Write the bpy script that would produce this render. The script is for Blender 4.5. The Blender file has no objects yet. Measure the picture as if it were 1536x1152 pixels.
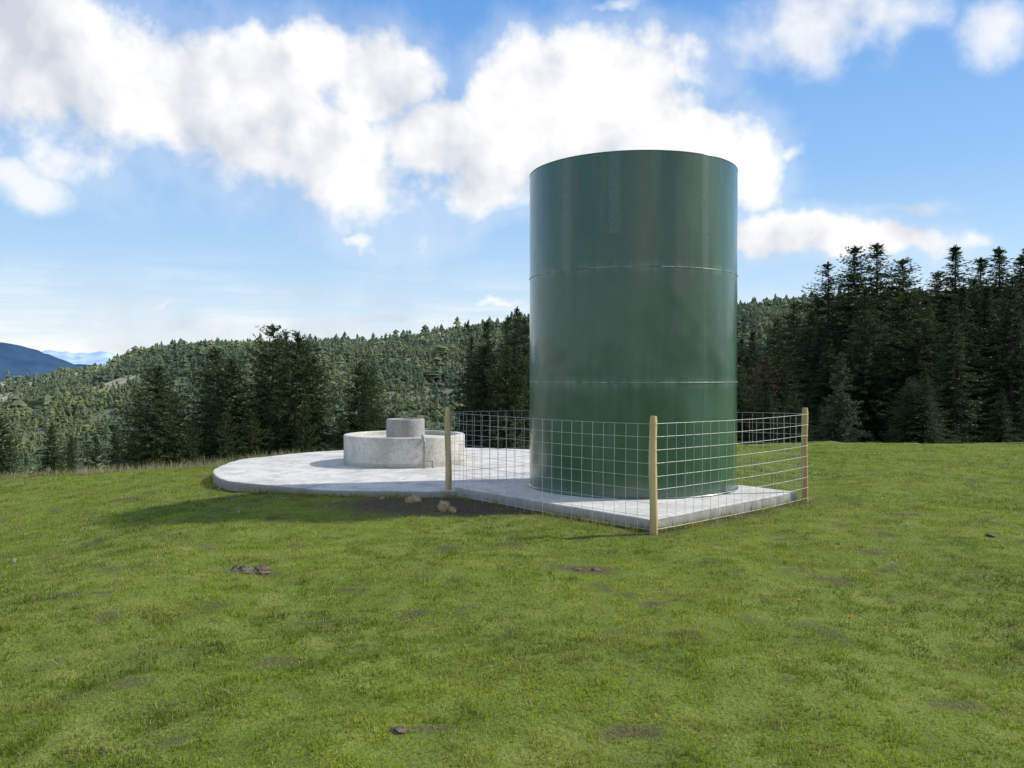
import bpy, math, numpy as np
from mathutils import Vector
rng=np.random.default_rng(7)
D=bpy.data; SC=bpy.context.scene; COL=SC.collection
F=1300.0; HZ=565.0; CAMZ=1.6

# ------------------------------------------------------------ helpers
def tag(o,label=None,cat=None,kind=None,group=None):
    if label:o["label"]=label
    if cat:o["category"]=cat
    if kind:o["kind"]=kind
    if group:o["group"]=group
    return o
def link(o,parent=None):
    COL.objects.link(o)
    if parent is not None:o.parent=parent
    return o
def np_mesh(name,V,faces,tint=None,smooth=False,mat=None):
    """faces: list of int arrays each (n,k)"""
    me=D.meshes.new(name)
    V=np.asarray(V,dtype=np.float32)
    me.vertices.add(len(V)); me.vertices.foreach_set("co",V.ravel())
    idx=np.concatenate([np.asarray(f,dtype=np.int32).ravel() for f in faces])
    tot=np.concatenate([np.full(len(f),f.shape[1],dtype=np.int32) for f in faces])
    st=np.concatenate([[0],np.cumsum(tot)[:-1]]).astype(np.int32)
    me.loops.add(len(idx)); me.loops.foreach_set("vertex_index",idx)
    me.polygons.add(len(tot)); me.polygons.foreach_set("loop_start",st)
    me.update(calc_edges=True)
    me.polygons.foreach_set("use_smooth",np.full(len(tot),smooth,dtype=bool))
    if tint is not None:
        a=me.attributes.new("tint",'FLOAT_COLOR','POINT')
        c=np.ones((len(V),4),dtype=np.float32); c[:,:3]=tint
        a.data.foreach_set("color",c.ravel())
    if mat:me.materials.append(mat)
    return me
def sst(a,b,x):
    t=np.clip((x-a)/(b-a),0,1); return t*t*(3-2*t)
_T=rng.random((256,256))
def vn(x,y):
    xi=np.floor(x).astype(int); yi=np.floor(y).astype(int); fx=x-xi; fy=y-yi
    fx=fx*fx*(3-2*fx); fy=fy*fy*(3-2*fy)
    g=lambda i,j:_T[i&255,j&255]
    return (g(xi,yi)*(1-fx)+g(xi+1,yi)*fx)*(1-fy)+(g(xi,yi+1)*(1-fx)+g(xi+1,yi+1)*fx)*fy
def fbm(x,y,o=4):
    s=0;a=.5;n=0
    for i in range(o):
        s=s+a*vn(x*2**i+17.3*i,y*2**i+9.1*i); n+=a; a*=.5
    return s/n
def lathe(profile,seg=96,noise=0.0,cap=False):
    P=np.array(profile); n=len(P)
    a=np.linspace(0,2*np.pi,seg,endpoint=False)
    V=np.zeros((n,seg,3))
    r=P[:,0][:,None]*np.ones(seg)
    if noise:
        r=r+noise*(fbm(np.cos(a)[None,:]*3+5+P[:,1][:,None]*1.5,np.sin(a)[None,:]*3+5+P[:,1][:,None]*.9,3)-.5)*2
    V[:,:,0]=r*np.cos(a);V[:,:,1]=r*np.sin(a);V[:,:,2]=P[:,1][:,None]
    i=np.arange(n-1)[:,None]*seg; j=np.arange(seg)[None,:]; k=(np.arange(seg)+1)%seg
    q=np.stack([i+j,i+k[None,:],i+seg+k[None,:],i+seg+j],-1).reshape(-1,4)
    return V.reshape(-1,3),q

# ------------------------------------------------------------ layout
PL=np.array([-0.857,11.6]);PF=np.array([1.435,8.8]);PR=np.array([3.75,11.1]);PB=PL+PR-PF
PC=(PL+PR)/2
TANK=(1.63,11.8);TR=1.39;TH=4.2
SLABZ=0.125
DISC=(-1.5,15.0);DR=3.5
RIS=(-1.9,15.35)
slab=[PC+(p-PC)*0.955 for p in (PL,PF,PR,PB)]
def slab_sd(x,y):
    d=np.full(np.shape(x),-1e9)
    for i in range(4):
        a=slab[i];b=slab[(i+1)%4];e=b-a;e=e/np.linalg.norm(e);n=np.array([e[1],-e[0]])
        d=np.maximum(d,(x-a[0])*n[0]+(y-a[1])*n[1])
    return d
RPX=[-900,-300,0,100,150,190,240,330,420,560,700,800,1100,1200,1536,2400]
RPY=[555,566,584,565,557,543,529,519,511,512,498,490,470,456,450,458]
def gz(x,y):
    x=np.asarray(x,float);y=np.asarray(y,float)
    r=np.hypot(x,y);az=np.arctan2(x,y)
    yc=15+3*sst(-3,5,x)
    s=.25+(.07-.25)*sst(-.02,.22,az)
    k=.02;t=np.maximum(0,y-yc);t1=s/k
    drop=np.where(t<t1,.5*k*t*t,s*t-.5*s*t1)
    drop=np.minimum(drop,60)
    near=-drop-0.044*np.maximum(0,-x-3)**1.2*sst(60,20,r)
    near=near+0.02*np.maximum(0,x-4)**1.0*sst(60,20,r)*.1
    zb=((fbm(x*1.1,y*1.1,4)-.5)*.13+(fbm(x*2.6+19,y*2.6+4,3)-.5)*.035+(fbm(x*5.3+9,y*5.3,3)-.5)*.035)*sst(80,25,r)*sst(-.2,.9,np.maximum(slab_sd(x,y)+0*x,-.3))
    zb=zb*sst(3.2,4.4,np.hypot(x-DISC[0],y-DISC[1]))
    zb=zb+(fbm(x*.3+40,y*.3,3)-.5)*.2*sst(80,25,r)*sst(2.5,5.5,np.hypot(x-1.0,y-11.8))*sst(3.4,6,np.hypot(x-DISC[0],y-DISC[1]))
    azc=np.clip(az,-1.1,1.1)
    px=768+F*np.tan(azc)
    rr=650.
    R=CAMZ+(HZ-np.interp(px,RPX,RPY))/F*rr*np.cos(azc)
    zv=-48+(30)*sst(.1,.35,az)
    far=zv+(R-zv)*sst(190,rr,r)**.9
    far=np.where(r>rr,R+(-25-R)*sst(rr,1500,r),far)
    far=far+(fbm(x*.011,y*.011,4)-.5)*28*sst(100,300,r)*sst(2200,900,r)*np.where((r>520)&(r<760),.6,1)
    w=sst(45,180,r)
    return (near+zb)*(1-w)+far*w
def soil_mask(x,y):
    sd=slab_sd(x,y)
    m=np.clip(1-np.abs(sd)/.36,0,1)*1.0
    e=((x+.65)/1.6)**2+((y-10.75)/.95)**2
    m=np.maximum(m,np.clip(1.4-e,0,1))
    dd=np.hypot(x-DISC[0],y-DISC[1])-DR
    m=np.maximum(m,np.clip(1-np.abs(dd)/.3,0,1)*.8)
    n=fbm(x*1.7+3,y*1.7+8,4);n2=fbm(x*6+3,y*6+8,3)
    m=m*(.6+.9*n)
    p=.75*sst(.67,.78,fbm(x*3.4+31,y*3.4+77,4))
    for (cx,cy,rx,ry) in ((.55,7.0,.32,.17),(-2.1,7.0,.27,.17),(-3.4,5.1,.18,.09),(4.3,6.2,.25,.14),(5.3,8.5,.3,.17),(-.35,3.8,.10,.06),(2.2,4.3,.15,.07),(-6.1,9.1,.4,.15),(1.1,5.3,.11,.06),(-5.,8.,.35,.14),(3.3,8.0,.2,.1),(6.6,9.6,.45,.17),(4.6,9.9,.4,.15),(-1.3,5.6,.13,.07)):
        p=np.maximum(p,.95*np.clip(1.35-((x-cx)/rx)**2-((y-cy)/ry)**2-(n2-.5)*2.8,0,1))
    return np.clip(np.maximum(m,p*(.42+.9*n2)),0,1)

# ------------------------------------------------------------ node helpers
def newmat(name):
    m=D.materials.new(name);m.use_nodes=True
    nt=m.node_tree;b=nt.nodes["Principled BSDF"]
    return m,nt,b
def N(nt,t,**kw):
    n=nt.nodes.new(t)
    for k,v in kw.items():setattr(n,k,v)
    return n
def setin(nt,sock,v):
    if isinstance(v,bpy.types.NodeSocket):nt.links.new(v,sock)
    else:sock.default_value=v
def noise(nt,scale,detail=4,rough=.55,vec=None,dist=0):
    n=N(nt,"ShaderNodeTexNoise");n.inputs["Scale"].default_value=scale;n.inputs["Detail"].default_value=detail
    n.inputs["Roughness"].default_value=rough;n.inputs["Distortion"].default_value=dist
    if vec is not None:nt.links.new(vec,n.inputs["Vector"])
    return n
def ramp(nt,fac,stops):
    r=N(nt,"ShaderNodeValToRGB");e=r.color_ramp.elements
    while len(e)<len(stops):e.new(.5)
    for el,(p,c) in zip(e,stops):
        el.position=p;el.color=(c,c,c,1) if isinstance(c,(int,float)) else (*c,1)
    nt.links.new(fac,r.inputs[0]);return r.outputs[0]
def mix(nt,f,a,b,bt='MIX'):
    m=N(nt,"ShaderNodeMix",data_type='RGBA',blend_type=bt)
    setin(nt,m.inputs[0],f)
    for s,v in ((m.inputs[6],a),(m.inputs[7],b)):
        if isinstance(v,tuple) and len(v)==3:v=(*v,1)
        setin(nt,s,v)
    return m.outputs[2]
def math_(nt,op,a,b=None,c=None,clamp=False):
    m=N(nt,"ShaderNodeMath",operation=op,use_clamp=clamp)
    for i,v in enumerate((a,b,c)):
        if v is not None:setin(nt,m.inputs[i],v)
    return m.outputs[0]
def bump(nt,b,h,strength=.3,dist=.01):
    n=N(nt,"ShaderNodeBump");n.inputs["Strength"].default_value=strength;n.inputs["Distance"].default_value=dist
    nt.links.new(h,n.inputs["Height"]);nt.links.new(n.outputs[0],b.inputs["Normal"])
def objco(nt):return N(nt,"ShaderNodeTexCoord").outputs["Object"]
def haze(nt,col,scale=3300.,hc=(.40,.52,.60)):  # aerial haze painted into the base colour, stronger with distance from the origin
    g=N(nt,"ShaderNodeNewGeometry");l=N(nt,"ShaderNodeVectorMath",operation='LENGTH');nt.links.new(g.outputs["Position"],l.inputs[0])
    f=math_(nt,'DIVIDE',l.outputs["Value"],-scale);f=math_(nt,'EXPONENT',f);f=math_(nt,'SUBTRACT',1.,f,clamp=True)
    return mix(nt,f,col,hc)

# ------------------------------------------------------------ materials
def m_ground():
    m,nt,b=newmat("ground_turf")
    at=N(nt,"ShaderNodeAttribute",attribute_name="tint").outputs["Color"]
    sep=N(nt,"ShaderNodeSeparateColor");nt.links.new(at,sep.inputs[0])
    co=objco(nt)
    n1=noise(nt,2.2,6,.6,co).outputs[0];n2=noise(nt,45,4,.6,co).outputs[0];n3=noise(nt,.5,3,.5,co).outputs[0]
    g=ramp(nt,n1,[(.3,(.09,.15,.015)),(.5,(.15,.22,.025)),(.7,(.23,.27,.05))])
    g=mix(nt,ramp(nt,n2,[(.35,0.),(.7,.6)]),g,(.10,.095,.03))
    g=mix(nt,ramp(nt,n3,[(.4,0.),(.7,.3)]),g,(.22,.22,.06))
    s=ramp(nt,n2,[(.3,(.038,.027,.017)),(.55,(.09,.064,.040)),(.78,(.22,.17,.11))])
    c=mix(nt,sep.outputs[0],g,s)
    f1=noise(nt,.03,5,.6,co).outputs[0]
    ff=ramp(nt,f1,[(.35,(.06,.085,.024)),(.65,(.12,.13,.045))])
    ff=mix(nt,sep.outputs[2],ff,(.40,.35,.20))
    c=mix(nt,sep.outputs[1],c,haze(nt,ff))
    nt.links.new(c,b.inputs["Base Color"]);b.inputs["Roughness"].default_value=.95;b.inputs["Specular IOR Level"].default_value=.15
    bump(nt,b,n2,.8,.03);return m
def m_leaf(name,trans=.35,hz=False,rough=.6):
    m,nt,b=newmat(name)
    at=N(nt,"ShaderNodeAttribute",attribute_name="tint").outputs["Color"]
    c=at
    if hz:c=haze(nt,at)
    nt.links.new(c,b.inputs["Base Color"]);b.inputs["Roughness"].default_value=rough;b.inputs["Specular IOR Level"].default_value=.22
    if trans:
        t=N(nt,"ShaderNodeBsdfTranslucent");nt.links.new(c,t.inputs[0])
        ms=N(nt,"ShaderNodeMixShader");ms.inputs[0].default_value=trans
        nt.links.new(b.outputs[0],ms.inputs[1]);nt.links.new(t.outputs[0],ms.inputs[2])
        nt.links.new(ms.outputs[0],nt.nodes["Material Output"].inputs[0])
    return m
def m_concrete(name,base,dark,stain=.5,rough=.9):
    m,nt,b=newmat(name);co=objco(nt)
    n0=noise(nt,.7,5,.6,co,.8).outputs[0];n1=noise(nt,2.6,7,.68,co,.5).outputs[0];n2=noise(nt,22,5,.72,co).outputs[0];n3=noise(nt,120,2,.5,co).outputs[0]
    c=mix(nt,ramp(nt,n1,[(.44,0.),(.62,stain)]),base,dark)
    c=mix(nt,ramp(nt,n0,[(.46,0.),(.66,.4)]),c,dark)
    c=mix(nt,ramp(nt,n2,[(.52,0.),(.70,.6)]),c,tuple(v*.5 for v in dark))
    c=mix(nt,ramp(nt,n3,[(.3,.4),(.55,0.)]),c,tuple(v*.6 for v in dark))
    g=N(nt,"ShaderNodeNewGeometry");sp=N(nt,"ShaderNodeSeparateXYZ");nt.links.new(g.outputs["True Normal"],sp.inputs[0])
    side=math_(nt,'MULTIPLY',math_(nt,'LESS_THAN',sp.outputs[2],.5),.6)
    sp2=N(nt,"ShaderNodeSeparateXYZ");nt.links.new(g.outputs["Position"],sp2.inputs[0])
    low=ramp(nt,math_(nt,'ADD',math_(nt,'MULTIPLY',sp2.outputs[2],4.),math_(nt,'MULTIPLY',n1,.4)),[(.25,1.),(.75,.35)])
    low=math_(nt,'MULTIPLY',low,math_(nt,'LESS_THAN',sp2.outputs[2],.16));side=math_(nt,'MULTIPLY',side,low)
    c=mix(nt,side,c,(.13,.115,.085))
    nt.links.new(c,b.inputs["Base Color"]);b.inputs["Roughness"].default_value=rough;b.inputs["Specular IOR Level"].default_value=.2
    h=math_(nt,'ADD',n2,math_(nt,'MULTIPLY',n3,.4));bump(nt,b,h,.6,.012);return m
def m_tank():
    m,nt,b=newmat("green_tank_paint");co=objco(nt)
    mp=N(nt,"ShaderNodeMapping");mp.inputs["Scale"].default_value=(1,1,.10);nt.links.new(co,mp.inputs[0])
    st=noise(nt,7,6,.6,mp.outputs[0]).outputs[0];n1=noise(nt,.9,5,.6,co).outputs[0];n2=noise(nt,40,4,.6,co).outputs[0]
    c=ramp(nt,n1,[(.3,(.013,.062,.023)),(.55,(.019,.082,.030)),(.75,(.030,.108,.044))])
    c=mix(nt,ramp(nt,st,[(.48,0.),(.75,.6)]),c,(.06,.145,.085))
    c=mix(nt,ramp(nt,n2,[(.60,0.),(.75,.25)]),c,(.14,.20,.15))
    sp=N(nt,"ShaderNodeSeparateXYZ");nt.links.new(co,sp.inputs[0])
    lo=math_(nt,'MULTIPLY',ramp(nt,sp.outputs[2],[(0.,.8),(.28,0.)]),ramp(nt,n2,[(.35,.2),(.65,.8)]))
    c=mix(nt,lo,c,(.12,.16,.13))
    # scuffed bands either side of the two girth seams
    for zc in (TH/3,2*TH/3):
        d=math_(nt,'ABSOLUTE',math_(nt,'SUBTRACT',sp.outputs[2],zc))
        f=math_(nt,'SUBTRACT',1.,math_(nt,'DIVIDE',d,.09),clamp=True)
        f=math_(nt,'MULTIPLY',f,ramp(nt,st,[(.42,0.),(.62,.5)]));c=mix(nt,f,c,(.15,.23,.17))
    def run(ang,z0,z1,w,k=1.):
        d=N(nt,"ShaderNodeVectorMath",operation='DISTANCE');cb=N(nt,"ShaderNodeCombineXYZ")
        nt.links.new(sp.outputs[0],cb.inputs[0]);nt.links.new(sp.outputs[1],cb.inputs[1])
        nt.links.new(cb.outputs[0],d.inputs[0]);d.inputs[1].default_value=(TR*math.cos(ang),TR*math.sin(ang),0)
        a=math_(nt,'SUBTRACT',1.,math_(nt,'DIVIDE',d.outputs["Value"],w),clamp=True);a=math_(nt,'MULTIPLY',a,1.8,clamp=True)
        z=math_(nt,'MULTIPLY',math_(nt,'GREATER_THAN',sp.outputs[2],z0),math_(nt,'LESS_THAN',sp.outputs[2],z1))
        return math_(nt,'MULTIPLY',math_(nt,'MULTIPLY',a,z),ramp(nt,n2,[(.35,.15*k),(.6,.9*k)]))
    a0=math.radians(-90)-.14
    c=mix(nt,run(a0-.50,3.72,4.02,.035),c,(.14,.045,.028))
    c=mix(nt,run(a0-.53,2.25,2.8,.016),c,(.010,.036,.022))
    c=mix(nt,run(a0+.70,.2,2.78,.012,.45),c,(.10,.20,.13))
    c=mix(nt,run(a0+.70,2.78,4.2,.07,.5),c,(.13,.23,.16))
    c=mix(nt,run(a0-.62,2.81,4.2,.09,.45),c,(.13,.23,.18))
    c=mix(nt,run(a0-.15,3.2,4.2,.10,.4),c,(.13,.23,.18))
    nt.links.new(c,b.inputs["Base Color"])
    r=ramp(nt,st,[(.3,.28),(.7,.44)]);nt.links.new(r,b.inputs["Roughness"]);b.inputs["Specular IOR Level"].default_value=.5
    b.inputs["Coat Weight"].default_value=.8;b.inputs["Coat IOR"].default_value=1.58
    nt.links.new(ramp(nt,n1,[(.3,.12),(.7,.26)]),b.inputs["Coat Roughness"])
    w=noise(nt,1.3,2,.4,co).outputs[0];w2=noise(nt,4,2,.4,mp.outputs[0]).outputs[0]
    h=math_(nt,'ADD',math_(nt,'ADD',w,math_(nt,'MULTIPLY',n2,.015)),math_(nt,'MULTIPLY',w2,.25))
    n=N(nt,"ShaderNodeBump");n.inputs["Strength"].default_value=.4;n.inputs["Distance"].default_value=.05
    nt.links.new(h,n.inputs["Height"]);nt.links.new(n.outputs[0],b.inputs["Normal"]);nt.links.new(n.outputs[0],b.inputs["Coat Normal"])
    return m
def m_simple(name,c1,c2,scale=20,rough=.7,metal=0,stretch=None,b_s=.3,detail=5):
    m,nt,b=newmat(name);co=objco(nt)
    if stretch:
        mp=N(nt,"ShaderNodeMapping");mp.inputs["Scale"].default_value=stretch;nt.links.new(co,mp.inputs[0]);co=mp.outputs[0]
    n=noise(nt,scale,detail,.6,co).outputs[0]
    nt.links.new(ramp(nt,n,[(.35,c1),(.65,c2)]),b.inputs["Base Color"]);b.inputs["Roughness"].default_value=rough;b.inputs["Metallic"].default_value=metal
    bump(nt,b,n,b_s,.005);return m
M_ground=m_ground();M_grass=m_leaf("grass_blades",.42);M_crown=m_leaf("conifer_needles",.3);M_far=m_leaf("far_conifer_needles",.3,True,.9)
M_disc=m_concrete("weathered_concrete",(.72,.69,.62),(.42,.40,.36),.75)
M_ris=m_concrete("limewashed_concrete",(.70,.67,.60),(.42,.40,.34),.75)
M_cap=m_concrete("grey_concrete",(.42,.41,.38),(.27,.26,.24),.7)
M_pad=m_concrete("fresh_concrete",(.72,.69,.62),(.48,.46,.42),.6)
M_tank=m_tank()
M_weld=m_simple("scuffed_weld",(.05,.15,.07),(.42,.47,.42),14,.5)
M_weld2=m_simple("painted_weld",(.04,.12,.055),(.42,.48,.42),9,.45)
M_wood=m_simple("peeled_pine",(.38,.26,.105),(.72,.54,.27),8,.8,0,(1,1,.12))
M_wire=m_simple("galvanised_wire",(.46,.465,.45),(.66,.66,.64),30,.5,.2)
M_bark=m_simple("conifer_bark",(.045,.032,.023),(.12,.09,.065),6,.95,0,(1,1,.2),.8)
M_rock=m_simple("tan_sandstone",(.26,.175,.09),(.46,.34,.20),14,.9,0,None,.7)
M_clod=m_simple("soil_clod",(.05,.036,.024),(.17,.13,.085),30,.95,0,None,.9)
M_pipe=m_simple("grey_pipe",(.25,.25,.25),(.4,.4,.39),25,.5,.3)
M_white=m_simple("seed_head_white",(.55,.55,.52),(.75,.75,.72),60,.9)
M_yellow=m_simple("petal_yellow",(.65,.48,.02),(.8,.62,.04),60,.7)
M_stem=m_simple("flower_stem",(.08,.14,.03),(.12,.18,.05),40,.7)

# ------------------------------------------------------------ ground
xs=np.unique(np.concatenate([np.arange(-14,14.01,.07),-14-np.geomspace(.1,12000,150),14+np.geomspace(.1,12000,150)]))
ys=np.unique(np.concatenate([np.arange(2.4,24.01,.07),2.4-np.geomspace(.1,3000,50),24+np.geomspace(.1,800,230),825+np.geomspace(4,12000,40)]))
X,Y=np.meshgrid(xs,ys);Z=gz(X,Y)
nx=len(xs);ny=len(ys)
i=np.arange(ny-1)[:,None]*nx;j=np.arange(nx-1)[None,:]
q=np.stack([i+j,i+j+1,i+nx+j+1,i+nx+j],-1).reshape(-1,4)
x=X.ravel();y=Y.ravel();r=np.hypot(x,y)
def clearing(x,y):
    r=np.hypot(x,y);az=np.arctan2(x,y);px=768+F*np.tan(np.clip(az,-1,1))
    c=sst(.60,.655,fbm(x*.014+5,y*.014+60,4))*sst(230,400,r)*(px<1000)
    c=np.maximum(c,sst(60,20,np.abs(px-140))*sst(540,590,r)*sst(720,680,r))
    c=np.maximum(c,sst(85,35,np.abs(px-505))*sst(540,580,r)*sst(670,645,r)*sst(.25,.4,fbm(x*.05,y*.05,3)))
    c=np.maximum(c,sst(50,25,np.abs(px-10))*sst(460,510,r)*sst(600,570,r))
    return c
ct=np.stack([soil_mask(x,y),sst(24,40,r)*(1-.0),clearing(x,y)],-1)
ct[:,1]=np.where(y<0,sst(60,160,r),ct[:,1])
me=np_mesh("ground",np.stack([x,y,Z.ravel()],-1),[q],tint=ct,smooth=True,mat=M_ground)
tag(link(D.objects.new("ground",me)),"grassy hilltop falling away to a wooded valley and ridge","ground","structure")

# ------------------------------------------------------------ distant mountains
def mountain(name,pts,dist,c1,c2,label):
    px=np.linspace(pts[0][0],pts[-1][0],160);py=np.interp(px,[p[0] for p in pts],[p[1] for p in pts])
    az=np.arctan((px-768)/F);top=CAMZ+(HZ-py)/F*dist*np.cos(az)
    top=top+(fbm(px*.09,px*0+dist,4)-.5)*dist*.004
    rows=14;V=[]
    for k in range(rows):
        t=k/(rows-1);rr=dist-(t*.28*dist);z=-60+(top+60)*(1-t)**1.2
        rr2=rr+ (fbm(px*.03+k*.5,px*0+k*.7,3)-.5)*dist*.05*(t>0)
        V.append(np.stack([np.sin(az)*rr2,np.cos(az)*rr2,z],-1))
    V.append(np.stack([np.sin(az)*dist*1.2,np.cos(az)*dist*1.2,top*0-60],-1))
    V=[V[-1]]+V[:-1];V=np.concatenate(V);n=160
    i=np.arange(rows)[:,None]*n;j=np.arange(n-1)[None,:]
    q=np.stack([i+j,i+n+j,i+n+j+1,i+j+1],-1).reshape(-1,4)
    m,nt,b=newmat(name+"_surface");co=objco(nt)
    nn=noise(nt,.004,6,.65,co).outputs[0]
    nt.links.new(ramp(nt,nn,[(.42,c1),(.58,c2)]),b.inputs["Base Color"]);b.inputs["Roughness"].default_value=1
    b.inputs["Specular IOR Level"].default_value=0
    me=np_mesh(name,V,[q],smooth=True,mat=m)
    tag(link(D.objects.new(name,me)),label,"mountain","structure")
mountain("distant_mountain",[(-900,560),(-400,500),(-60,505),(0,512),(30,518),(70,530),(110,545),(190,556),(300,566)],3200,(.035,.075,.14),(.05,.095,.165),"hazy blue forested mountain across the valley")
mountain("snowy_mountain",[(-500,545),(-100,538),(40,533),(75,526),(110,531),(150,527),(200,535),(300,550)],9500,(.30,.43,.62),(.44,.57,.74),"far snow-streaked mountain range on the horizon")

# ------------------------------------------------------------ tank
def empty(name,loc):
    e=D.objects.new(name,None);e.location=loc;e.empty_display_size=.3;link(e);return e
tk=tag(empty("water_tank",(TANK[0],TANK[1],SLABZ)),"tall dark green painted steel water tank on a concrete pad","water tank")
zz=np.linspace(.012,TH-.01,90)
V,q=lathe([(TR,z) for z in zz],160,.004)
me=np_mesh("shell",V,[q],smooth=True,mat=M_tank);link(D.objects.new("shell",me),tk)
def ring(name,z,rt,rad,mat,h=1.0,seg=160):
    a=np.linspace(0,2*np.pi,9)[:-1]
    prof=[(rad+rt*math.cos(t),z+h*rt*math.sin(t)) for t in a];prof.append(prof[0])
    V,q=lathe(prof,seg);return link(D.objects.new(name,np_mesh(name,V,[q],smooth=True,mat=mat)),tk)
ring("weld_seam",TH/3+.005,.0065,TR+.000,M_weld,.8);ring("weld_seam",2*TH/3,.0065,TR+.000,M_weld2,.8)
ring("top_rim",TH-.010,.006,TR-.001,M_tank)
ring("base_flange",.012,.016,TR+.006,M_tank,.8)
V,q=lathe([(TR-.008,TH-.012),(TR*.5,TH+.01),(.02,TH+.02)],160)
link(D.objects.new("lid",np_mesh("lid",V,[q],smooth=True,mat=M_tank)),tk)

# ------------------------------------------------------------ pad
def prism(name,pts,z0,z1,mat,bev=.012,parent=None,sub=60):
    P=[]
    n=len(pts)
    for k in range(n):
        a=np.array(pts[k]);b=np.array(pts[(k+1)%n])
        for s in range(sub):P.append(a+(b-a)*s/sub)
    P=np.array(P);c=P.mean(0);m=len(P)
    jit=(fbm(np.arange(m)*.30,np.arange(m)*0+2.,4)-.5)*.05
    d=P-c;L=np.linalg.norm(d,axis=1)[:,None];d=d/L
    P=P+d*jit[:,None];bv=bev*(.5+1.6*fbm(np.arange(m)*.8,np.arange(m)*0+7.,3))
    rings=[np.c_[P,np.full(m,z0)],np.c_[P,z1-bv],np.c_[P-d*bv[:,None]*.35,z1-bv*.35],np.c_[P-d*bv[:,None],np.full(m,z1)]]
    V=np.concatenate(rings+[np.array([[c[0],c[1],z1]])])
    j=np.arange(m);k=(j+1)%m;fs=[np.stack([i*m+j,i*m+k,(i+1)*m+k,(i+1)*m+j],-1) for i in range(3)]
    tri=np.stack([3*m+j,3*m+k,np.full(m,4*m)],-1)
    me=np_mesh(name,V,[np.concatenate(fs),tri],mat=mat)
    return link(D.objects.new(name,me),parent)
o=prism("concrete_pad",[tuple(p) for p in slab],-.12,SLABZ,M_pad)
tag(o,"square pale concrete pad under the green tank","concrete pad")

# ------------------------------------------------------------ cistern
cz=.085
cs=tag(empty("concrete_cistern",(DISC[0],DISC[1],0)),"round buried concrete cistern with flat roof slab and raised hatch","cistern")
def sector(a0,a1,n=150):
    a=np.linspace(a0,a1,n);rad=DR+.04*np.sin(a*7)+.03*np.sin(a*13+1)+.09*(fbm(a*9+20,a*0+3,4)-.5)
    O=np.c_[rad*np.cos(a),rad*np.sin(a)];V=[]
    for z,s in ((-.6,0),(cz-.02,0),(cz-.006,.006),(cz,.02)):
        V.append(np.c_[O*(1-s/DR),np.full(n,z)])
    V=np.concatenate(V+[np.array([[0,0,cz],[0,0,-.6]])])
    j=np.arange(n-1);fs=[np.stack([i*n+j,i*n+j+1,(i+1)*n+j+1,(i+1)*n+j],-1) for i in range(3)]
    t=np.stack([3*n+j,3*n+j+1,np.full(n-1,4*n)],-1)
    e=[]
    for k in (0,n-1):
        e.append([k,n+k,4*n]);e.append([n+k,2*n+k,4*n]);e.append([2*n+k,3*n+k,4*n]);e.append([k,4*n,4*n+1])
    return np_mesh("roof_slab",V,[np.concatenate(fs),t,np.array(e)],mat=M_disc)
j1=math.radians(-112)
for a0,a1 in ((j1+.003,j1+math.pi*.75-.002),(j1+math.pi*.75+.002,j1+math.pi*1.3-.002),(j1+math.pi*1.3+.002,j1+2*math.pi-.003)):
    link(D.objects.new("roof_slab",sector(a0,a1)),cs)
rx,ry=RIS[0]-DISC[0],RIS[1]-DISC[1]
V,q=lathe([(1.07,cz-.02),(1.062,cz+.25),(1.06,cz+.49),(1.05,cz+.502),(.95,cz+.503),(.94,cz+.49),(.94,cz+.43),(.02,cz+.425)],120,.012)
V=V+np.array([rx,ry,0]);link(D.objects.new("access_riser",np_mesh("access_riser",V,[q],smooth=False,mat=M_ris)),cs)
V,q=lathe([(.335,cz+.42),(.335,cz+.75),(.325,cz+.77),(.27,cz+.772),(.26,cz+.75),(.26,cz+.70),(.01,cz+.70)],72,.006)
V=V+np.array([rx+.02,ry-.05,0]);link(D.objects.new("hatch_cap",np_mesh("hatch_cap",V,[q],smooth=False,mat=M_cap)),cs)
def tube(path,rad,seg=8,caps=True):
    P=np.array(path,float);n=len(P);V=[]
    rads=rad if hasattr(rad,"__len__") else [rad]*n
    for k in range(n):
        t=P[min(k+1,n-1)]-P[max(k-1,0)];t=t/np.linalg.norm(t)
        u=np.cross(t,[0,0,1.]) if abs(t[2])<.9 else np.cross(t,[1.,0,0]);u/=np.linalg.norm(u);w=np.cross(t,u)
        a=np.linspace(0,2*np.pi,seg,endpoint=False)
        V.append(P[k]+rads[k]*(np.cos(a)[:,None]*u+np.sin(a)[:,None]*w))
    V=np.concatenate(V+[P[:1],P[-1:]]);j=np.arange(seg);kk=(j+1)%seg
    q=np.concatenate([np.stack([i*seg+j,i*seg+kk,(i+1)*seg+kk,(i+1)*seg+j],-1) for i in range(n-1)])
    t=np.concatenate([np.stack([kk,j,np.full(seg,n*seg)],-1),np.stack([(n-1)*seg+j,(n-1)*seg+kk,np.full(seg,n*seg+1)],-1)])
    return V,q,t
def tubes(paths):
    Vs=[];qs=[];ts=[];o=0
    for p,rd,sg in paths:
        V,q,t=tube(p,rd,sg);Vs.append(V);qs.append(q+o);ts.append(t+o);o+=len(V)
    return np.concatenate(Vs),[np.concatenate(qs),np.concatenate(ts)]
ang=math.radians(-66);pc=np.array([rx+1.11*math.cos(ang),ry+1.11*math.sin(ang)])
ang2=math.radians(-60);pd=np.array([rx+1.12*math.cos(ang2),ry+1.12*math.sin(ang2)])
z=cz
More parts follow.
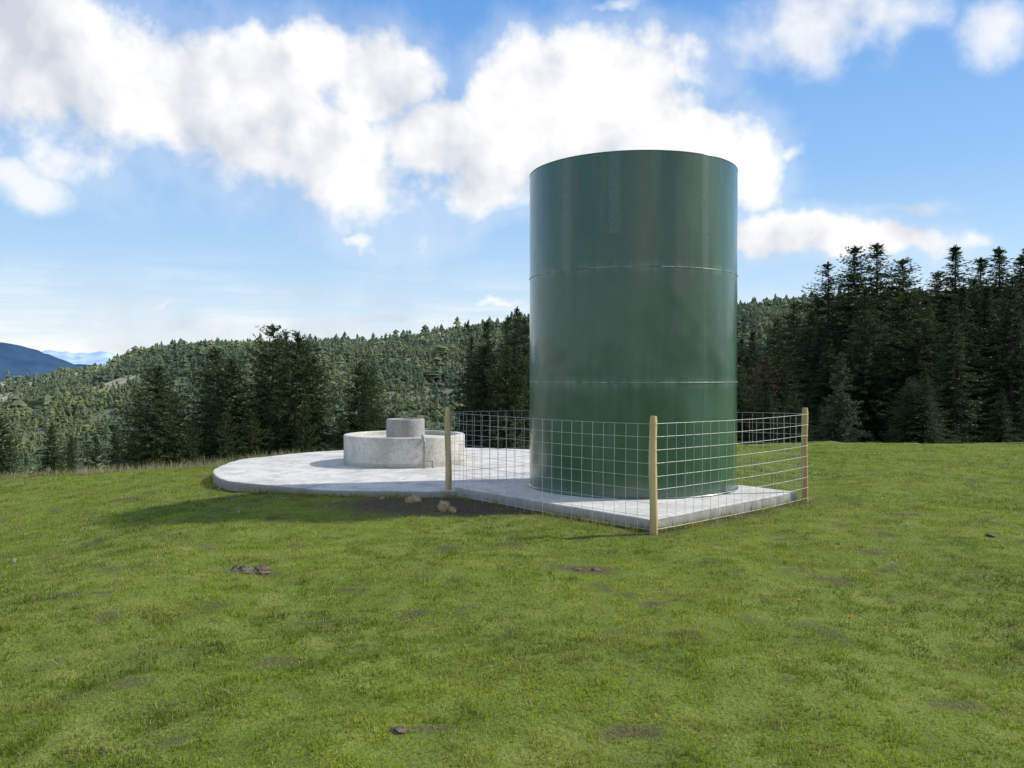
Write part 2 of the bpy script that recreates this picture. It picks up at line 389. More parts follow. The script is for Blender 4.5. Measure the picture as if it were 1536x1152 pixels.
V,fs=tubes([([(pc[0],pc[1],z-.02),(pc[0],pc[1],z+.44),(pc[0]-.01,pc[1]+.03,z+.48),(rx+1.0*math.cos(ang),ry+1.0*math.sin(ang),z+.53)],.022,10),
 ([(pc[0],pc[1],z+.12),(pd[0]+.02,pd[1]+.0,z+.12),(pd[0]+.03,pd[1],z-.02)],.018,8),
 ([(pc[0],pc[1],z+.28),(pc[0],pc[1],z+.35)],.034,10)])
link(D.objects.new("pipe",np_mesh("pipe",V,fs,mat=M_pipe)),cs)

# ------------------------------------------------------------ fence
fc=tag(empty("wire_fence",(PC[0],PC[1],0)),"square welded-wire fence with peeled round wooden corner posts","fence")
corners=[PL,PF,PR,PB]
for k,p in enumerate(corners):
    x0,y0=p-PC
    zs=np.linspace(-.4,1.2,24);P=[(x0+.006*math.sin(z*5+k),y0+.006*math.cos(z*4+k),z) for z in zs]
    rd=[.043-.004*(z+.4)/1.6+.002*math.sin(z*9+k*2) for z in zs];rd[-1]*=.8
    V,q,t=tube(P,rd,14);me=np_mesh("post",V,[q,t],smooth=False,mat=M_wood)
    link(D.objects.new("post",me),fc)
rows=np.linspace(.05,1.122,9)
for k in range(4):
    a=corners[k]-PC;b=corners[(k+1)%4]-PC;e=(b-a);L=np.linalg.norm(e);e/=L;n=np.array([e[1],-e[0]])
    a=a+n*.046;nv=int(round(L/.165));ps=[]
    for zr in rows:
        pts=[(a[0]+e[0]*s+n[0]*.004*math.sin(s*3),a[1]+e[1]*s+n[1]*.004*math.sin(s*3),zr+.003*math.sin(s*1.6+k)-.014*math.sin(math.pi*s/L)) for s in np.linspace(0,L,14)]
        ps.append((pts,.0021,5))
    for m_ in range(1,nv):
        s=L*m_/nv;sg=.014*math.sin(math.pi*s/L);ps.append(([(a[0]+e[0]*s+n[0]*(.007),a[1]+e[1]*s+n[1]*.007,-.03),(a[0]+e[0]*s+n[0]*.010,a[1]+e[1]*s+n[1]*.010,.6),(a[0]+e[0]*s+n[0]*.007+e[0]*.004,a[1]+e[1]*s+n[1]*.007,1.122-sg)],.0021,5))
    V,fs=tubes(ps);link(D.objects.new("wire_mesh_panel",np_mesh("wire_mesh_panel",V,fs,mat=M_wire)),fc)

# ------------------------------------------------------------ rocks, clods
def lump(name,seed,s,mat,flat=.6,rough_=.35):
    import bmesh
    bm=bmesh.new();bmesh.ops.create_icosphere(bm,subdivisions=4,radius=1)
    for v in bm.verts:
        c=v.co
        n=float(fbm(np.array(c.x*1.3+c.z*.9+seed*3.1),np.array(c.y*1.3-c.z*.7+seed*1.7),4))-.5
        k=1+n*rough_*2;v.co=Vector((c.x*k*s[0],c.y*k*s[1],c.z*k*s[2]*flat))
    me=D.meshes.new(name);bm.to_mesh(me);bm.free();me.materials.append(mat);return link(D.objects.new(name,me))
for k,(x0,y0,s,lab) in enumerate([(-1.22,10.85,(.10,.08,.075),"tan rounded rock on bare soil"),(-.80,10.25,(.08,.07,.10),"tan upright rock on bare soil"),(-.70,10.18,(.055,.05,.045),"small tan rock beside a larger one"),(-1.68,11.2,(.035,.035,.03),"small tan rock near cistern edge")]):
    o=lump("rock",k,s,M_rock,.9,.45);o.location=(x0,y0,float(gz(x0,y0))+s[2]*.3);o.rotation_euler=(0,0,k*1.3);tag(o,lab,"rock")
k=20
for (x0,y0,s) in [(-2.17,7.0,.075),(-2.05,7.06,.06),(-2.24,7.10,.05),(-2.0,6.93,.05),(-2.12,6.9,.035),(-.49,3.75,.035),(4.75,8.6,.05),(.50,6.95,.04),(.68,7.02,.035)]:
    k+=1;o=lump("soil_clod",k,(s,s*.8,s*.7),M_clod,.5,.8);o.location=(x0,y0,float(gz(x0,y0))+s*.12)
    tag(o,"dark crumbly soil clod on the turf","soil clod",group="soil clods on the turf")

# ------------------------------------------------------------ dandelions
def flower(x0,y0,h,yellow):
    g=float(gz(x0,y0));e=empty("dandelion",(x0,y0,g))
    tag(e,"yellow dandelion flower in short grass" if yellow else "white dandelion seed head in short grass","dandelion")
    V,q,t=tube([(0,0,-.01),(.004,.002,h*.6),(.008,0,h)],.002,6);link(D.objects.new("stem",np_mesh("stem",V,[q,t],mat=M_stem)),e)
    n=90;d=rng.normal(size=(n,3));
    if yellow:d[:,2]=np.abs(d[:,2])*.5
    d/=np.linalg.norm(d,axis=1)[:,None];rad=.016 if yellow else .017
    c=np.array([.008,0,h]);u=np.cross(d,[.3,.2,.9]);u/=np.linalg.norm(u,axis=1)[:,None]
    V=np.concatenate([c+u*.001,c+d*rad+u*.003,c+d*rad-u*.003]);j=np.arange(n)
    o=D.objects.new("flower_head",np_mesh("flower_head",V,[np.stack([j,j+n,j+2*n],-1)],mat=M_yellow if yellow else M_white));link(o,e)
for a in [(4.1,9.0,.07,False),(-4.35,7.55,.07,False),(1.95,5.9,.06,True),(2.2,5.65,.05,True),(1.3,9.6,.05,False),(-2.7,4.2,.06,False),(3.2,7.3,.06,False),(2.45,8.7,.05,True),(-3.1,9.8,.06,False)]:flower(*a)

# ------------------------------------------------------------ grass
def blades(xb,yb,L,W,col,lean=.5,droop=.5):
    n=len(xb);z=gz(xb,yb)
    a=rng.random(n)*2*np.pi;ca,sa=np.cos(a),np.sin(a)
    la=rng.random(n)*2*np.pi;lm=np.abs(rng.normal(size=n))*lean
    lx,ly=np.cos(la)*lm,np.sin(la)*lm
    base=np.stack([xb,yb,z-.004],-1);wv=np.stack([ca,sa,0*a],-1)*W[:,None]*.5
    up=np.stack([lx,ly,np.ones(n)],-1);up/=np.linalg.norm(up,axis=1)[:,None]
    mid=base+up*(L*.55)[:,None]
    up2=up+np.stack([lx,ly,-droop*lm],-1)*1.0;up2/=np.linalg.norm(up2,axis=1)[:,None]
    tip=mid+up2*(L*.45)[:,None]
    V=np.stack([base-wv,base+wv,mid+wv*.8,mid-wv*.8,tip],1)
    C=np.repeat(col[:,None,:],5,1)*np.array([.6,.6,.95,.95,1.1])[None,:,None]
    j=np.arange(n)*5
    return V.reshape(-1,3),np.stack([j,j+1,j+2,j+3],-1),np.stack([j+3,j+2,j+4],-1),C.reshape(-1,3)
def sample(n,d0,d1,p,margin=1.2):
    e=2-p;u=rng.random(n);d=(d0**e+u*(d1**e-d0**e))**(1/e)
    half=d*.62+margin;return (rng.random(n)*2-1)*half,d
NB=660000
xb,yb=sample(NB,3.0,23,1.5)
ne=9000;ae=rng.random(ne)*2*np.pi;re=DR+.02+np.abs(rng.normal(size=ne))*.09
ex=DISC[0]+re*np.cos(ae);ey=DISC[1]+re*np.sin(ae)
kk=rng.integers(4,size=ne);tt=rng.random(ne);SA=np.array(slab);P0=SA[kk];P1=SA[(kk+1)%4];ed=(P1-P0)/np.linalg.norm(P1-P0,axis=1)[:,None]
off_=.015+np.abs(rng.normal(size=ne))*.08;gx=P0[:,0]+(P1-P0)[:,0]*tt+ed[:,1]*off_;gy=P0[:,1]+(P1-P0)[:,1]*tt-ed[:,0]*off_
okk=fbm(gx*3,gy*3,3)>.47;gx,gy=gx[okk],gy[okk];okk=fbm(ex*2.5,ey*2.5,3)>.42;ex,ey=ex[okk],ey[okk]
edge=np.concatenate([np.zeros(NB,bool),np.ones(len(ex)+len(gx),bool)]);xb=np.concatenate([xb,ex,gx]);yb=np.concatenate([yb,ey,gy]);NT_=len(xb)
sm=soil_mask(xb,yb);cl=fbm(xb*9,yb*9,3);big=fbm(xb*.8+11,yb*.8+5,3)
keep=((rng.random(NT_)>sm*1.0)&(rng.random(NT_)<.30+1.3*sst(.32,.60,cl)))|edge
keep&=(slab_sd(xb,yb)>.005)&(np.hypot(xb-DISC[0],yb-DISC[1])>DR+.01)
xb,yb,cl,big,sm,edge=xb[keep],yb[keep],cl[keep],big[keep],sm[keep],edge[keep];n=len(xb)
tuft=sst(.62,.76,fbm(xb*5.1+33,yb*5.1+12,3))
L=(.011+.016*rng.random(n)+.015*sst(.5,.72,cl)+.012*tuft)*(1-.4*sm)*(1+.03*yb)
tall=rng.random(n)<.004;L[tall]*=2.2
L[edge]=.03+.07*rng.random(edge.sum())**1.5
W=(.0026+.0020*rng.random(n))*(1+.055*yb)
t=rng.random(n)[:,None];gA=np.array([.165,.265,.015]);gB=np.array([.36,.455,.040]);
col=gA*(1-t)+gB*t
bb=sst(.35,.65,big)[:,None];col=col*(.82+.32*bb);col[:,0]*=(1+.15*bb[:,0])
dk=sst(.52,.68,fbm(xb*2.8+50,yb*2.8,4))[:,None];col=col*(1-.38*dk)
col=col*(1-.15*tuft[:,None])
yl=sst(.52,.68,fbm(xb*3.6+20,yb*3.6+70,4))[:,None];col=col*(1-.42*yl)+np.array([.40,.35,.11])*.42*yl
st=rng.random(n)<(.07+.3*sm);col[st]=np.array([.48,.40,.20])*(.5+.8*rng.random((st.sum(),1)))
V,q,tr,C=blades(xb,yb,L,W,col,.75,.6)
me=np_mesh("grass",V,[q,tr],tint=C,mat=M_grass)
tag(link(D.objects.new("grass",me)),"short green pasture turf with straw-coloured bits","grass","stuff")
n=26000;xb,yb=sample(n,3.0,16,1.5);ok=(slab_sd(xb,yb)>.05)&(np.hypot(xb-DISC[0],yb-DISC[1])>DR+.1);xb,yb=xb[ok],yb[ok]
pt=fbm(xb*1.3+90,yb*1.3,3);ok=rng.random(len(xb))<.12+.9*sst(.5,.7,pt)+.4*soil_mask(xb,yb);xb,yb=xb[ok],yb[ok];n=len(xb)
col=np.array([.48,.39,.22])*(.35+.9*rng.random((n,1)))
V,q,tr,C=blades(xb,yb,.03+.09*rng.random(n)**2,np.full(n,.0024)*(1+.05*yb),col,3.0,.2);V[:,2]+=.010
tag(link(D.objects.new("dead_grass_straw",np_mesh("dead_grass_straw",V,[q,tr],tint=C,mat=M_grass))),"dead straw strands scattered through the turf","dead grass","stuff")
n=36000;xb=-17+16.0*rng.random(n);yb=17.0+4.0*rng.random(n)**1.3+.8*fbm(xb*.5,xb*0+4,2)
ok=(np.hypot(xb-DISC[0],yb-DISC[1])>DR+.25)&(rng.random(n)<sst(.38,.66,fbm(xb*1.6,yb*1.6,3)))&(rng.random(n)<sst(-2.,-5.5,xb)+.1);xb,yb=xb[ok],yb[ok];n=len(xb)
col=np.array([.46,.37,.24])*(.6+.7*rng.random((n,1)));gg=rng.random(n)<.35;col[gg]*=np.array([.6,.85,.4])
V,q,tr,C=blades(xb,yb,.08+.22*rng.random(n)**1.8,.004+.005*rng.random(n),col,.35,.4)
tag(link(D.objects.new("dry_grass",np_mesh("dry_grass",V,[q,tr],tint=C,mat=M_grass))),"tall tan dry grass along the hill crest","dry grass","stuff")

# ------------------------------------------------------------ conifers
def conifer(seed,H,Rb,power,nb,base_h,colA,colB,card=1.0,per=9,sparse=1.0,up=.95,hp=.75):
    R=np.random.default_rng(seed)
    h=base_h+(1-base_h)*R.random(nb)**hp;h.sort();h=np.clip(h,base_h,.985)
    az=R.random(nb)*2*np.pi
    ph=R.random(4)*6.28
    side=1+.22*np.sin(az+ph[0])+.20*np.sin(az*2+h*9+ph[1])+.18*np.sin(az*3-h*17+ph[2])
    hh=(h-base_h)/(1-base_h)
    prof=(1-hh)**power*(.6+.4*sst(0,.15,hh))
    L=Rb*prof*(.38+.85*R.random(nb)**.9)*side+.06
    pitch=-.36+.80*hh**2*up+R.normal(size=nb)*.15
    pos=[];dirs=[];fr=[];rel=[];hf=[]
    for b in range(nb):
        m=max(3,int(L[b]*per*sparse));s=(np.linspace(.10,1,m)+R.random(m)*.08)
        d=np.array([math.cos(az[b]),math.sin(az[b])])
        rr=L[b]*s;zz=h[b]*H+np.sin(pitch[b])*L[b]*s-.14*L[b]*s*s+.20*L[b]*s**4
        pos.append(np.c_[d[0]*rr,d[1]*rr,zz]);dirs.append(np.tile([d[0],d[1],math.sin(pitch[b])],(m,1)));fr.append(s);rel.append(np.full(m,R.random()));hf.append(np.full(m,hh[b]))
    m=20;zl=np.linspace(.95,1.0,m)*H;pos.append(np.c_[np.zeros(m),np.zeros(m),zl]);dirs.append(np.tile([0,0,1.],(m,1)));fr.append(np.full(m,.8));rel.append(np.full(m,.5));hf.append(np.full(m,1.))
    pos=np.concatenate(pos);dirs=np.concatenate(dirs);fr=np.concatenate(fr);rel=np.concatenate(rel);hf=np.concatenate(hf)
    K=5;P=np.repeat(pos,K,0);Dv=np.repeat(dirs,K,0);fr=np.repeat(fr,K);rel=np.repeat(rel,K);hf=np.repeat(hf,K);n=len(P)
    P=P+R.normal(size=(n,3))*np.array([.045,.045,.035])*card*(1-.5*hf)[:,None]
    sidev=np.stack([-Dv[:,1],Dv[:,0],0*fr],-1)*(R.random(n)*2-1)[:,None]*1.5
    g=Dv*.8+sidev+np.array([0,0,-.38])*(1-hf)[:,None]+R.normal(size=(n,3))*.25;g/=np.linalg.norm(g,axis=1)[:,None]
    l=(.12+.22*R.random(n))*card*(1-.5*hf**2);w=(.018+.022*R.random(n))*card*(1-.35*hf)
    u=np.cross(g,R.normal(size=(n,3)));u/=np.linalg.norm(u,axis=1)[:,None]
    V=np.stack([P,P+g*(l*.45)[:,None]+u*w[:,None],P+g*l[:,None],P+g*(l*.45)[:,None]-u*w[:,None]],1)
    t=R.random(n)*.5+rel*.5;C=np.array(colA)*(1-t[:,None])+np.array(colB)*t[:,None]
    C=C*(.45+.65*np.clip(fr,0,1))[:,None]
    dead=R.random(n)<.015;C[dead]=np.array([.12,.09,.05])
    C=np.repeat(C[:,None,:],4,1).reshape(-1,3);j=np.arange(n)*4
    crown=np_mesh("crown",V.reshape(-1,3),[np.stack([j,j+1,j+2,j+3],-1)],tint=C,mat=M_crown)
    zs=np.linspace(-.6,H*.99,10);wob=R.normal(size=2)*.04
    ps=[([(wob[0]*math.sin(z*.7)*(1-z/H),wob[1]*math.sin(z*.5)*(1-z/H),z) for z in zs],[max(.010,.017*H*(1-max(0,z)/H)**.85) for z in zs],8)]
    for b in range(0,nb,3):
        d=np.array([math.cos(az[b]),math.sin(az[b])])
        pp=[(d[0]*L[b]*s,d[1]*L[b]*s,h[b]*H+np.sin(pitch[b])*L[b]*s-.14*L[b]*s*s+.20*L[b]*s**4) for s in (0,.35,.7,.95)]
        ps.append((pp,[.028*L[b]/2+.01,.018*L[b]/2+.007,.008,.004],4))
    V,fs=tubes(ps);tr=np_mesh("trunk",V,fs,mat=M_bark)
    return tr,crown
dgA=(.020,.042,.015);dgB=(.058,.094,.028)
TEMPL={}
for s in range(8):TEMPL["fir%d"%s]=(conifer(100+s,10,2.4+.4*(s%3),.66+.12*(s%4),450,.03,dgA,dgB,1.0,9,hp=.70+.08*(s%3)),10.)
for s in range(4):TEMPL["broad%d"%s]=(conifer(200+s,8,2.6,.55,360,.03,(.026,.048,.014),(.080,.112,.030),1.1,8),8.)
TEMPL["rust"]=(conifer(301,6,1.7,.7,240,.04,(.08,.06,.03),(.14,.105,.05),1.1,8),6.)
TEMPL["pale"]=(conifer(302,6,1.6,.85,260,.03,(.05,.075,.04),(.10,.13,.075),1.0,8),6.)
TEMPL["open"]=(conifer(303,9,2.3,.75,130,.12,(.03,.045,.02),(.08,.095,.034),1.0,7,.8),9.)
NT=0
def tree(kind,px,top,dist,wid=1.0,label=None,group="conifers on the slope below the crest"):
    global NT
    NT+=1
    X=(px-768)/F*dist;g=float(gz(X,dist))-.15
    zt=CAMZ+(HZ-top)/F*dist;H=max(1.2,zt-g)
    (tr,cr),h0=TEMPL[kind];s=H/h0
    e=D.objects.new("fir_tree",None);e.location=(X,dist,g);link(e)
    sw=s*wid if s<1.15 else (1.15+(s-1.15)*.5)*wid
    e.scale=(sw,sw,s);e.rotation_euler=(rng.normal()*.015,rng.normal()*.015,rng.random()*6.28)
    tag(e,label or ("tall dark green fir with a pointed crown" if kind[:3]=="fir" else "broad dark green conifer with ragged crown"),"tree",group=group)
    for nm,m in (("trunk",tr),("crown",cr)):
        link(D.objects.new(nm,m),e)
fk=lambda:"fir%d"%rng.integers(8)
bk=lambda:"broad%d"%rng.integers(4)
for px,top,d in [(1192,455,46),(1162,478,48),(1130,498,50),(1215,470,44),(1243,396,42),(1277,371,40),(1300,432,38),(1317,366,41),(1358,390,40),(1338,430,44),(1385,435,43),(1412,408,42),(1433,370,39),(1458,420,41),(1467,388,44),(1500,373,38),(1483,430,36),(1530,384,37),(1549,372,38),(1580,368,38),(1620,380,38),(1660,370,40),(1395,450,36),(1228,445,47),(1445,430,34),(1515,420,33),(1108,508,44)]:
    tree(fk(),px,top,d,.9+.5*rng.random())
for k in range(64):
    px=1095+rng.random()*560;tree(fk() if rng.random()<.6 else bk(),px,np.interp(px,[1100,1250,1400,1660],[530,455,430,425])+rng.random()*100,28+rng.random()*24,1.1+.35*rng.random(),group="conifers in the dark stand beside the pasture")
for k in range(16):
    px=1100+rng.random()*540;tree(fk(),px,545+rng.random()*60,26+rng.random()*5,1.4,"low dark young conifer at the edge of the pasture","young conifers at the pasture edge")
tree("rust",1147,535,29,.9,"rust-tinged conifer among dark firs");tree("pale",1268,530,27,.9,"pale grey-green young conifer before dark firs")
L_=[("broad0",237,550,38,.95),("broad1",208,590,42,.7),("broad2",262,590,40,.6),("broad1",318,524,43,.8),("broad0",349,540,41,.8),("fir1",305,560,47,.7),("broad1",408,490,42,.85),("broad3",438,500,40,.85),("broad0",466,535,41,.75),("fir0",394,530,45,.7),("fir2",425,496,46,.6),
("broad2",533,545,40,.75),("broad1",562,552,41,.75),("fir3",548,560,37,.5),("open",700,482,36,.9),("fir0",738,482,35,.7),("fir2",772,462,34,.75),("broad0",722,520,36,.6),("fir1",755,475,37,.7),("broad2",790,480,36,.8),("fir3",715,505,39,.7),("broad1",765,520,33,.7),("fir2",820,470,36,.8),("fir0",860,480,38,.8),
("broad0",5,628,30,.7),("broad1",-40,600,32,.8),("broad2",75,640,33,.7),("broad0",105,655,34,.6),("broad1",145,655,40,.6),("broad2",285,630,36,.6),("broad0",172,650,43,.6),("broad1",340,620,35,.6),("broad2",455,610,35,.6),("broad1",380,620,36,.6),("broad0",512,625,38,.5),("broad0",588,620,42,.5),("fir1",-90,560,36,1),("fir2",-150,540,36,1.)]
for k,p,t,d,w in L_:tree(k,p,t,d,w)

# ------------------------------------------------------------ far forest (one mass)
def lowtree(seed):
    R=np.random.default_rng(seed);V=[];Fc=[];o=0;layers=4;seg=7
    rnd=seed%5==0
    wide=(1.4 if rnd else .8)+.8*R.random();pw=(.35 if rnd else .5)+.4*R.random()
    for l in range(layers):
        t=l/layers;z0=.04+t*.84;z1=min(1.0,z0+.36*(1-t*.4));r0=.20*wide*(1-t)**pw+.012
        if rnd:z0*=.8;z1*=.8
        a=np.arange(seg)*2*np.pi/seg+R.random()*6
        rr=r0*(.45+.85*R.random(seg));ring=np.c_[rr*np.cos(a),rr*np.sin(a),z0+(R.random(seg)-.5)*.10]
        V+=[ring,np.array([[(R.random()-.5)*.04,(R.random()-.5)*.04,z1]])];j=np.arange(seg);Fc.append(np.stack([o+j,o+(j+1)%seg,np.full(seg,o+seg)],-1));o+=seg+1
    return np.concatenate(V),np.concatenate(Fc)
def scatter(templs,x,y,h,col,wf):
    Vs=[];Fs=[];Cs=[];o=0;z=gz(x,y);tid=rng.integers(len(templs),size=len(x))
    for k,(TV,TF) in enumerate(templs):
        s=tid==k;n=s.sum()
        if n==0:continue
        a=rng.random(n)*6.28;c,sn=np.cos(a),np.sin(a);hh=h[s];ww=hh*wf[s]
        P=np.stack([(TV[None,:,0]*c[:,None]-TV[None,:,1]*sn[:,None])*ww[:,None]+x[s][:,None],(TV[None,:,0]*sn[:,None]+TV[None,:,1]*c[:,None])*ww[:,None]+y[s][:,None],TV[None,:,2]*hh[:,None]+z[s][:,None]-.05*hh[:,None]],-1)
        m=len(TV);Vs.append(P.reshape(-1,3));Fs.append((TF[None]+(np.arange(n)*m)[:,None,None]).reshape(-1,3)+o);o+=n*m
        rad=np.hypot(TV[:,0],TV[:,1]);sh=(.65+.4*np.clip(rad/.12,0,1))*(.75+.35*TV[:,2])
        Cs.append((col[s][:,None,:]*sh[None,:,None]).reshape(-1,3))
    return np.concatenate(Vs),[np.concatenate(Fs)],np.concatenate(Cs)
def cardtree(seed,n=330):
    R=np.random.default_rng(seed);h=.05+.93*R.random(n);a=R.random(n)*6.28
    r=.20*(1-h)**.8*(.3+.8*R.random(n))*(1+.25*np.sin(a*2+seed))
    P=np.c_[r*np.cos(a),r*np.sin(a),h];g=np.c_[np.cos(a),np.sin(a),R.normal(size=n)*.4-.2]+R.normal(size=(n,3))*.5
    g/=np.linalg.norm(g,axis=1)[:,None];u=np.cross(g,R.normal(size=(n,3)));u/=np.linalg.norm(u,axis=1)[:,None]
    l=(.05+.05*R.random(n))[:,None];V=np.stack([P-u*.016,P+u*.016,P+g*l],1).reshape(-1,3);j=np.arange(n)*3
    return V,np.stack([j,j+1,j+2],-1)
T1=[lowtree(s) for s in range(15)];T2=[cardtree(s) for s in range(6)]
def fcol(x,y,n):
    t=(.35*rng.random(n)+.65*sst(.36,.62,fbm(x*.02+4,y*.02,4)))[:,None]
    return (np.array([.070,.110,.020])*(1-t)+np.array([.215,.245,.050])*t)*(.75+.45*rng.random((n,1)))
n=90000;r=np.sqrt(150**2+rng.random(n)*(740**2-150**2));az=-.62+1.18*rng.random(n);x=r*np.sin(az);y=r*np.cos(az)
ok=(rng.random(n)>clearing(x,y)*.93)&((az<.03)|(az>.2))|(rng.random(n)<.05);x,y=x[ok],y[ok];n=len(x)
hv=.45+.9*fbm(x*.03+9,y*.03,3)
h=(2.0+3.2*rng.random(n)**1.8)*hv*(.75+.45*sst(200,600,np.hypot(x,y)))*(1+1.1*(rng.random(n)<.03));V,fs,C=scatter(T1,x,y,h,fcol(x,y,n),1.1+.8*rng.random(n)**2)
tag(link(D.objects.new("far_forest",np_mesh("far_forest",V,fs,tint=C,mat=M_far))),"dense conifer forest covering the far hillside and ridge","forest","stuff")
n=2400;r=np.sqrt(62**2+rng.random(n)*(165**2-62**2));az=-.72+1.3*rng.random(n);x=r*np.sin(az);y=r*np.cos(az)
h=np.minimum(2.6+3*rng.random(n),2.8+.012*r+2*rng.random(n))
V,fs,C=scatter(T2,x,y,h,fcol(x,y,n)*.9,1.1+.6*rng.random(n))
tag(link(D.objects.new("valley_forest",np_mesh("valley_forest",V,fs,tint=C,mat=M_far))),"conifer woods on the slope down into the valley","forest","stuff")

# ------------------------------------------------------------ world
EL=math.radians(40);sun_dir=Vector((1,.22,0)).normalized()
sun_dir=Vector((sun_dir.x*math.cos(EL),sun_dir.y*math.cos(EL),math.sin(EL)))
W=D.worlds.new("World");SC.world=W;W.use_nodes=True;nt=W.node_tree;bg=nt.nodes["Background"]
sky=N(nt,"ShaderNodeTexSky",sky_type='NISHITA');sky.sun_disc=False;sky.sun_elevation=EL;sky.sun_rotation=math.atan2(sun_dir.x,sun_dir.y)
sky.altitude=500;sky.air_density=1.0;sky.dust_density=.6;sky.ozone_density=2.5
ST=.15
bg.inputs[1].default_value=ST
tc=N(nt,"ShaderNodeTexCoord").outputs["Generated"]
sp=N(nt,"ShaderNodeSeparateXYZ");nt.links.new(tc,sp.inputs[0])
AZ=math_(nt,'ARCTAN2',sp.outputs[0],sp.outputs[1]);ELv=math_(nt,'ARCSINE',sp.outputs[2])
cb=N(nt,"ShaderNodeCombineXYZ");nt.links.new(AZ,cb.inputs[0]);nt.links.new(ELv,cb.inputs[1])
def vadd(a,b,op='ADD'):
    v=N(nt,"ShaderNodeVectorMath",operation=op);setin(nt,v.inputs[0],a);setin(nt,v.inputs[1],b);return v.outputs[0]
def scaled(v,s):
    n=N(nt,"ShaderNodeVectorMath",operation='SCALE');setin(nt,n.inputs[0],v);n.inputs["Scale"].default_value=s;return n.outputs[0]
def mrange(v,a,b,hi=1.):
    m=N(nt,"ShaderNodeMapRange",interpolation_type='SMOOTHSTEP');nt.links.new(v,m.inputs[0]);m.inputs[1].default_value=a;m.inputs[2].default_value=b;m.inputs[4].default_value=hi;return m.outputs[0]
wn=noise(nt,9,4,.55,tc).outputs["Color"]
warp=vadd(cb.outputs[0],scaled(vadd(wn,(.5,.5,.5),'SUBTRACT'),.10))
def blob(px,py,sx,sy,rot,vec):
    az=math.atan((px-768)/F);el=math.atan((HZ-py)/F*math.cos(az))
    m=N(nt,"ShaderNodeMapping",vector_type='TEXTURE');m.inputs["Location"].default_value=(az,el,0);m.inputs["Rotation"].default_value=(0,0,math.radians(rot));m.inputs["Scale"].default_value=(sx/F*.98,sy/F*.98,1)
    nt.links.new(vec,m.inputs[0]);l=N(nt,"ShaderNodeVectorMath",operation='LENGTH');nt.links.new(m.outputs[0],l.inputs[0])
    return math_(nt,'SUBTRACT',1.,l.outputs["Value"])
def group(bl,vec,sm=.12):
    o=None
    for b in bl:
        v=blob(*b,vec);
        if o is None:o=v
        else:
            m=N(nt,"ShaderNodeMath",operation='SMOOTH_MAX');setin(nt,m.inputs[0],o);setin(nt,m.inputs[1],v);m.inputs[2].default_value=sm;o=m.outputs[0]
    return o
BL=[(110,110,280,115,-10),(330,160,265,122,-18),(480,240,200,100,-20),(560,130,110,90,0),(420,100,170,70,0),(-150,60,250,120,0),
(735,255,100,78,0),(780,140,122,85,20),(900,155,170,115,0),(960,105,98,80,0),(1055,200,115,52,-10),(1140,245,65,58,0),(860,230,220,85,0),(655,220,110,70,0),
(1180,350,155,38,-3),(1310,362,115,32,-5)]
f1=noise(nt,11,9,.60,tc).outputs[0]
dens=math_(nt,'ADD',group(BL,warp),math_(nt,'MULTIPLY',math_(nt,'SUBTRACT',f1,.5),1.65))
veil=mrange(dens,-.55,.2,.26)
WI=[(1230,40,150,62,0),(1330,45,80,40,0),(1490,38,60,42,0),(40,258,80,34,-12),(1360,310,55,18,0),(1208,224,28,16,0),(1450,350,42,18,10),(935,4,60,14,0),(555,384,32,11,0),(220,466,28,6,5),(740,458,60,8,0)]
d2=math_(nt,'ADD',group(WI,warp,.05),math_(nt,'MULTIPLY',math_(nt,'SUBTRACT',f1,.5),2.3))
mp=N(nt,"ShaderNodeMapping");mp.inputs["Scale"].default_value=(5,60,1);nt.links.new(cb.outputs[0],mp.inputs[0])
s1=noise(nt,1.0,6,.6,mp.outputs[0]).outputs[0]
band=ramp(nt,ELv,[(.0,1.),(.03,.95),(.07,.55),(.14,0.)])
a3=math_(nt,'MULTIPLY',band,ramp(nt,s1,[(.38,0.),(.62,.95)]))
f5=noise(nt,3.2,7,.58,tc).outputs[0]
reg=math_(nt,'MAXIMUM',mrange(ELv,.55,.8),mrange(math_(nt,'MULTIPLY',sp.outputs[1],-1.),-.25,.1))
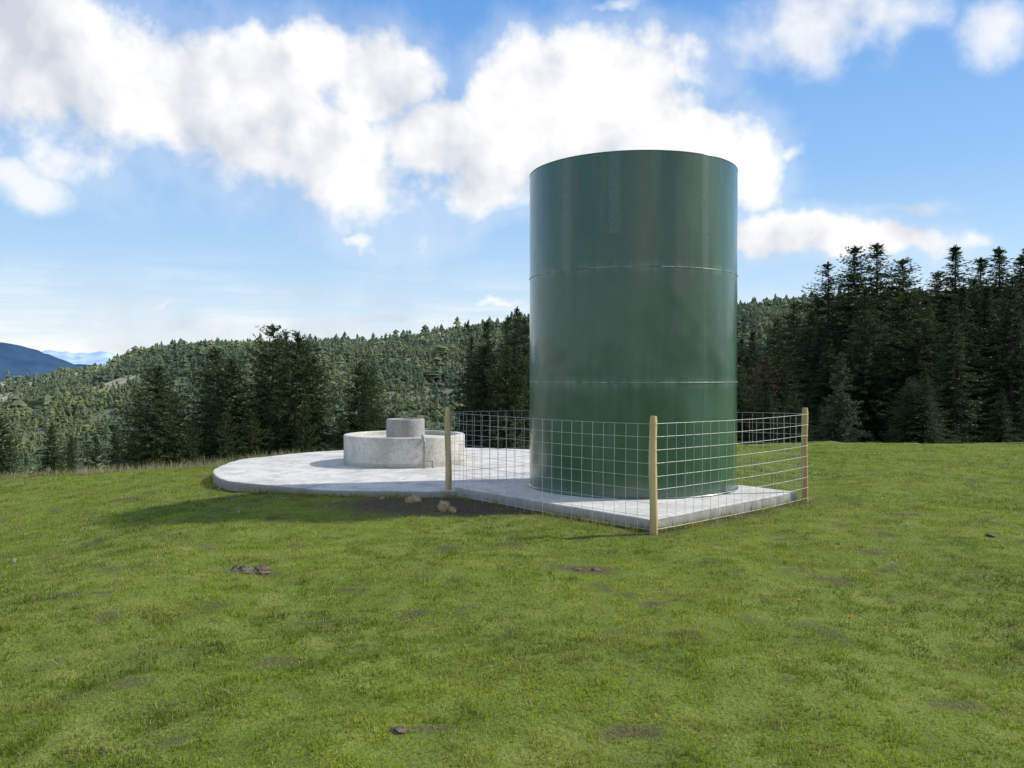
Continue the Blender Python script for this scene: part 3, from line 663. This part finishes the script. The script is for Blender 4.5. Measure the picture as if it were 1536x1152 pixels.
a4=math_(nt,'MULTIPLY',reg,mrange(f5,.45,.58,.95))  # added unseen cloud cover overhead and behind the camera, whitens the fill light
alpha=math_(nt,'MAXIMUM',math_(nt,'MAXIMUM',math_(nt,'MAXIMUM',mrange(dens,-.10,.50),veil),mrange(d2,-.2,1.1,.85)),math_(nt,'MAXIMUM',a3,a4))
off=vadd(tc,(.030,.0,.045));f2=noise(nt,11,4,.5,off).outputs[0];f3=noise(nt,11,4,.5,tc).outputs[0]
sh=math_(nt,'ADD',math_(nt,'MULTIPLY',math_(nt,'SUBTRACT',f3,f2),2.2),.66)
lf=noise(nt,4.5,3,.5,tc).outputs[0]
sh=math_(nt,'ADD',sh,math_(nt,'MULTIPLY',math_(nt,'SUBTRACT',lf,.5),1.0),clamp=True)
cc=ramp(nt,sh,[(.1,(.63,.67,.75)),(.45,(.82,.84,.885)),(.76,(1.,1.,1.))])
cc=scaled(cc,1.02/ST)
grad=ramp(nt,math_(nt,'MULTIPLY',ELv,2.0),[(.0,(.84,.90,.93)),(.08,(.76,.86,.94)),(.22,(.49,.71,.94)),(.45,(.28,.53,.90)),(.85,(.13,.36,.81)),(1.,(.10,.30,.73))])
skyc=mix(nt,.86,scaled(sky.outputs[0],1.25),scaled(grad,1.0/ST))
colr=mix(nt,alpha,skyc,cc)
nt.links.new(colr,bg.inputs[0])
W.cycles.sampling_method='MANUAL';W.cycles.sample_map_resolution=512

sl=D.lights.new("sun",'SUN');sl.energy=4.4;sl.angle=math.radians(2.2);sl.color=(1,.96,.88)
so=link(D.objects.new("sun",sl));so.rotation_euler=(-sun_dir).to_track_quat('-Z','Y').to_euler()
cam=D.cameras.new("camera");cam.lens=F/1536*36;cam.sensor_width=36;cam.clip_end=40000;cam.clip_start=.05
co_=link(D.objects.new("camera",cam));co_.location=(0,0,CAMZ);co_.rotation_euler=(math.radians(90)-math.atan((576-HZ)/F),0,0)
SC.camera=co_
SC.view_settings.view_transform='Standard';SC.view_settings.look='None';SC.view_settings.exposure=0
print("trees",NT)
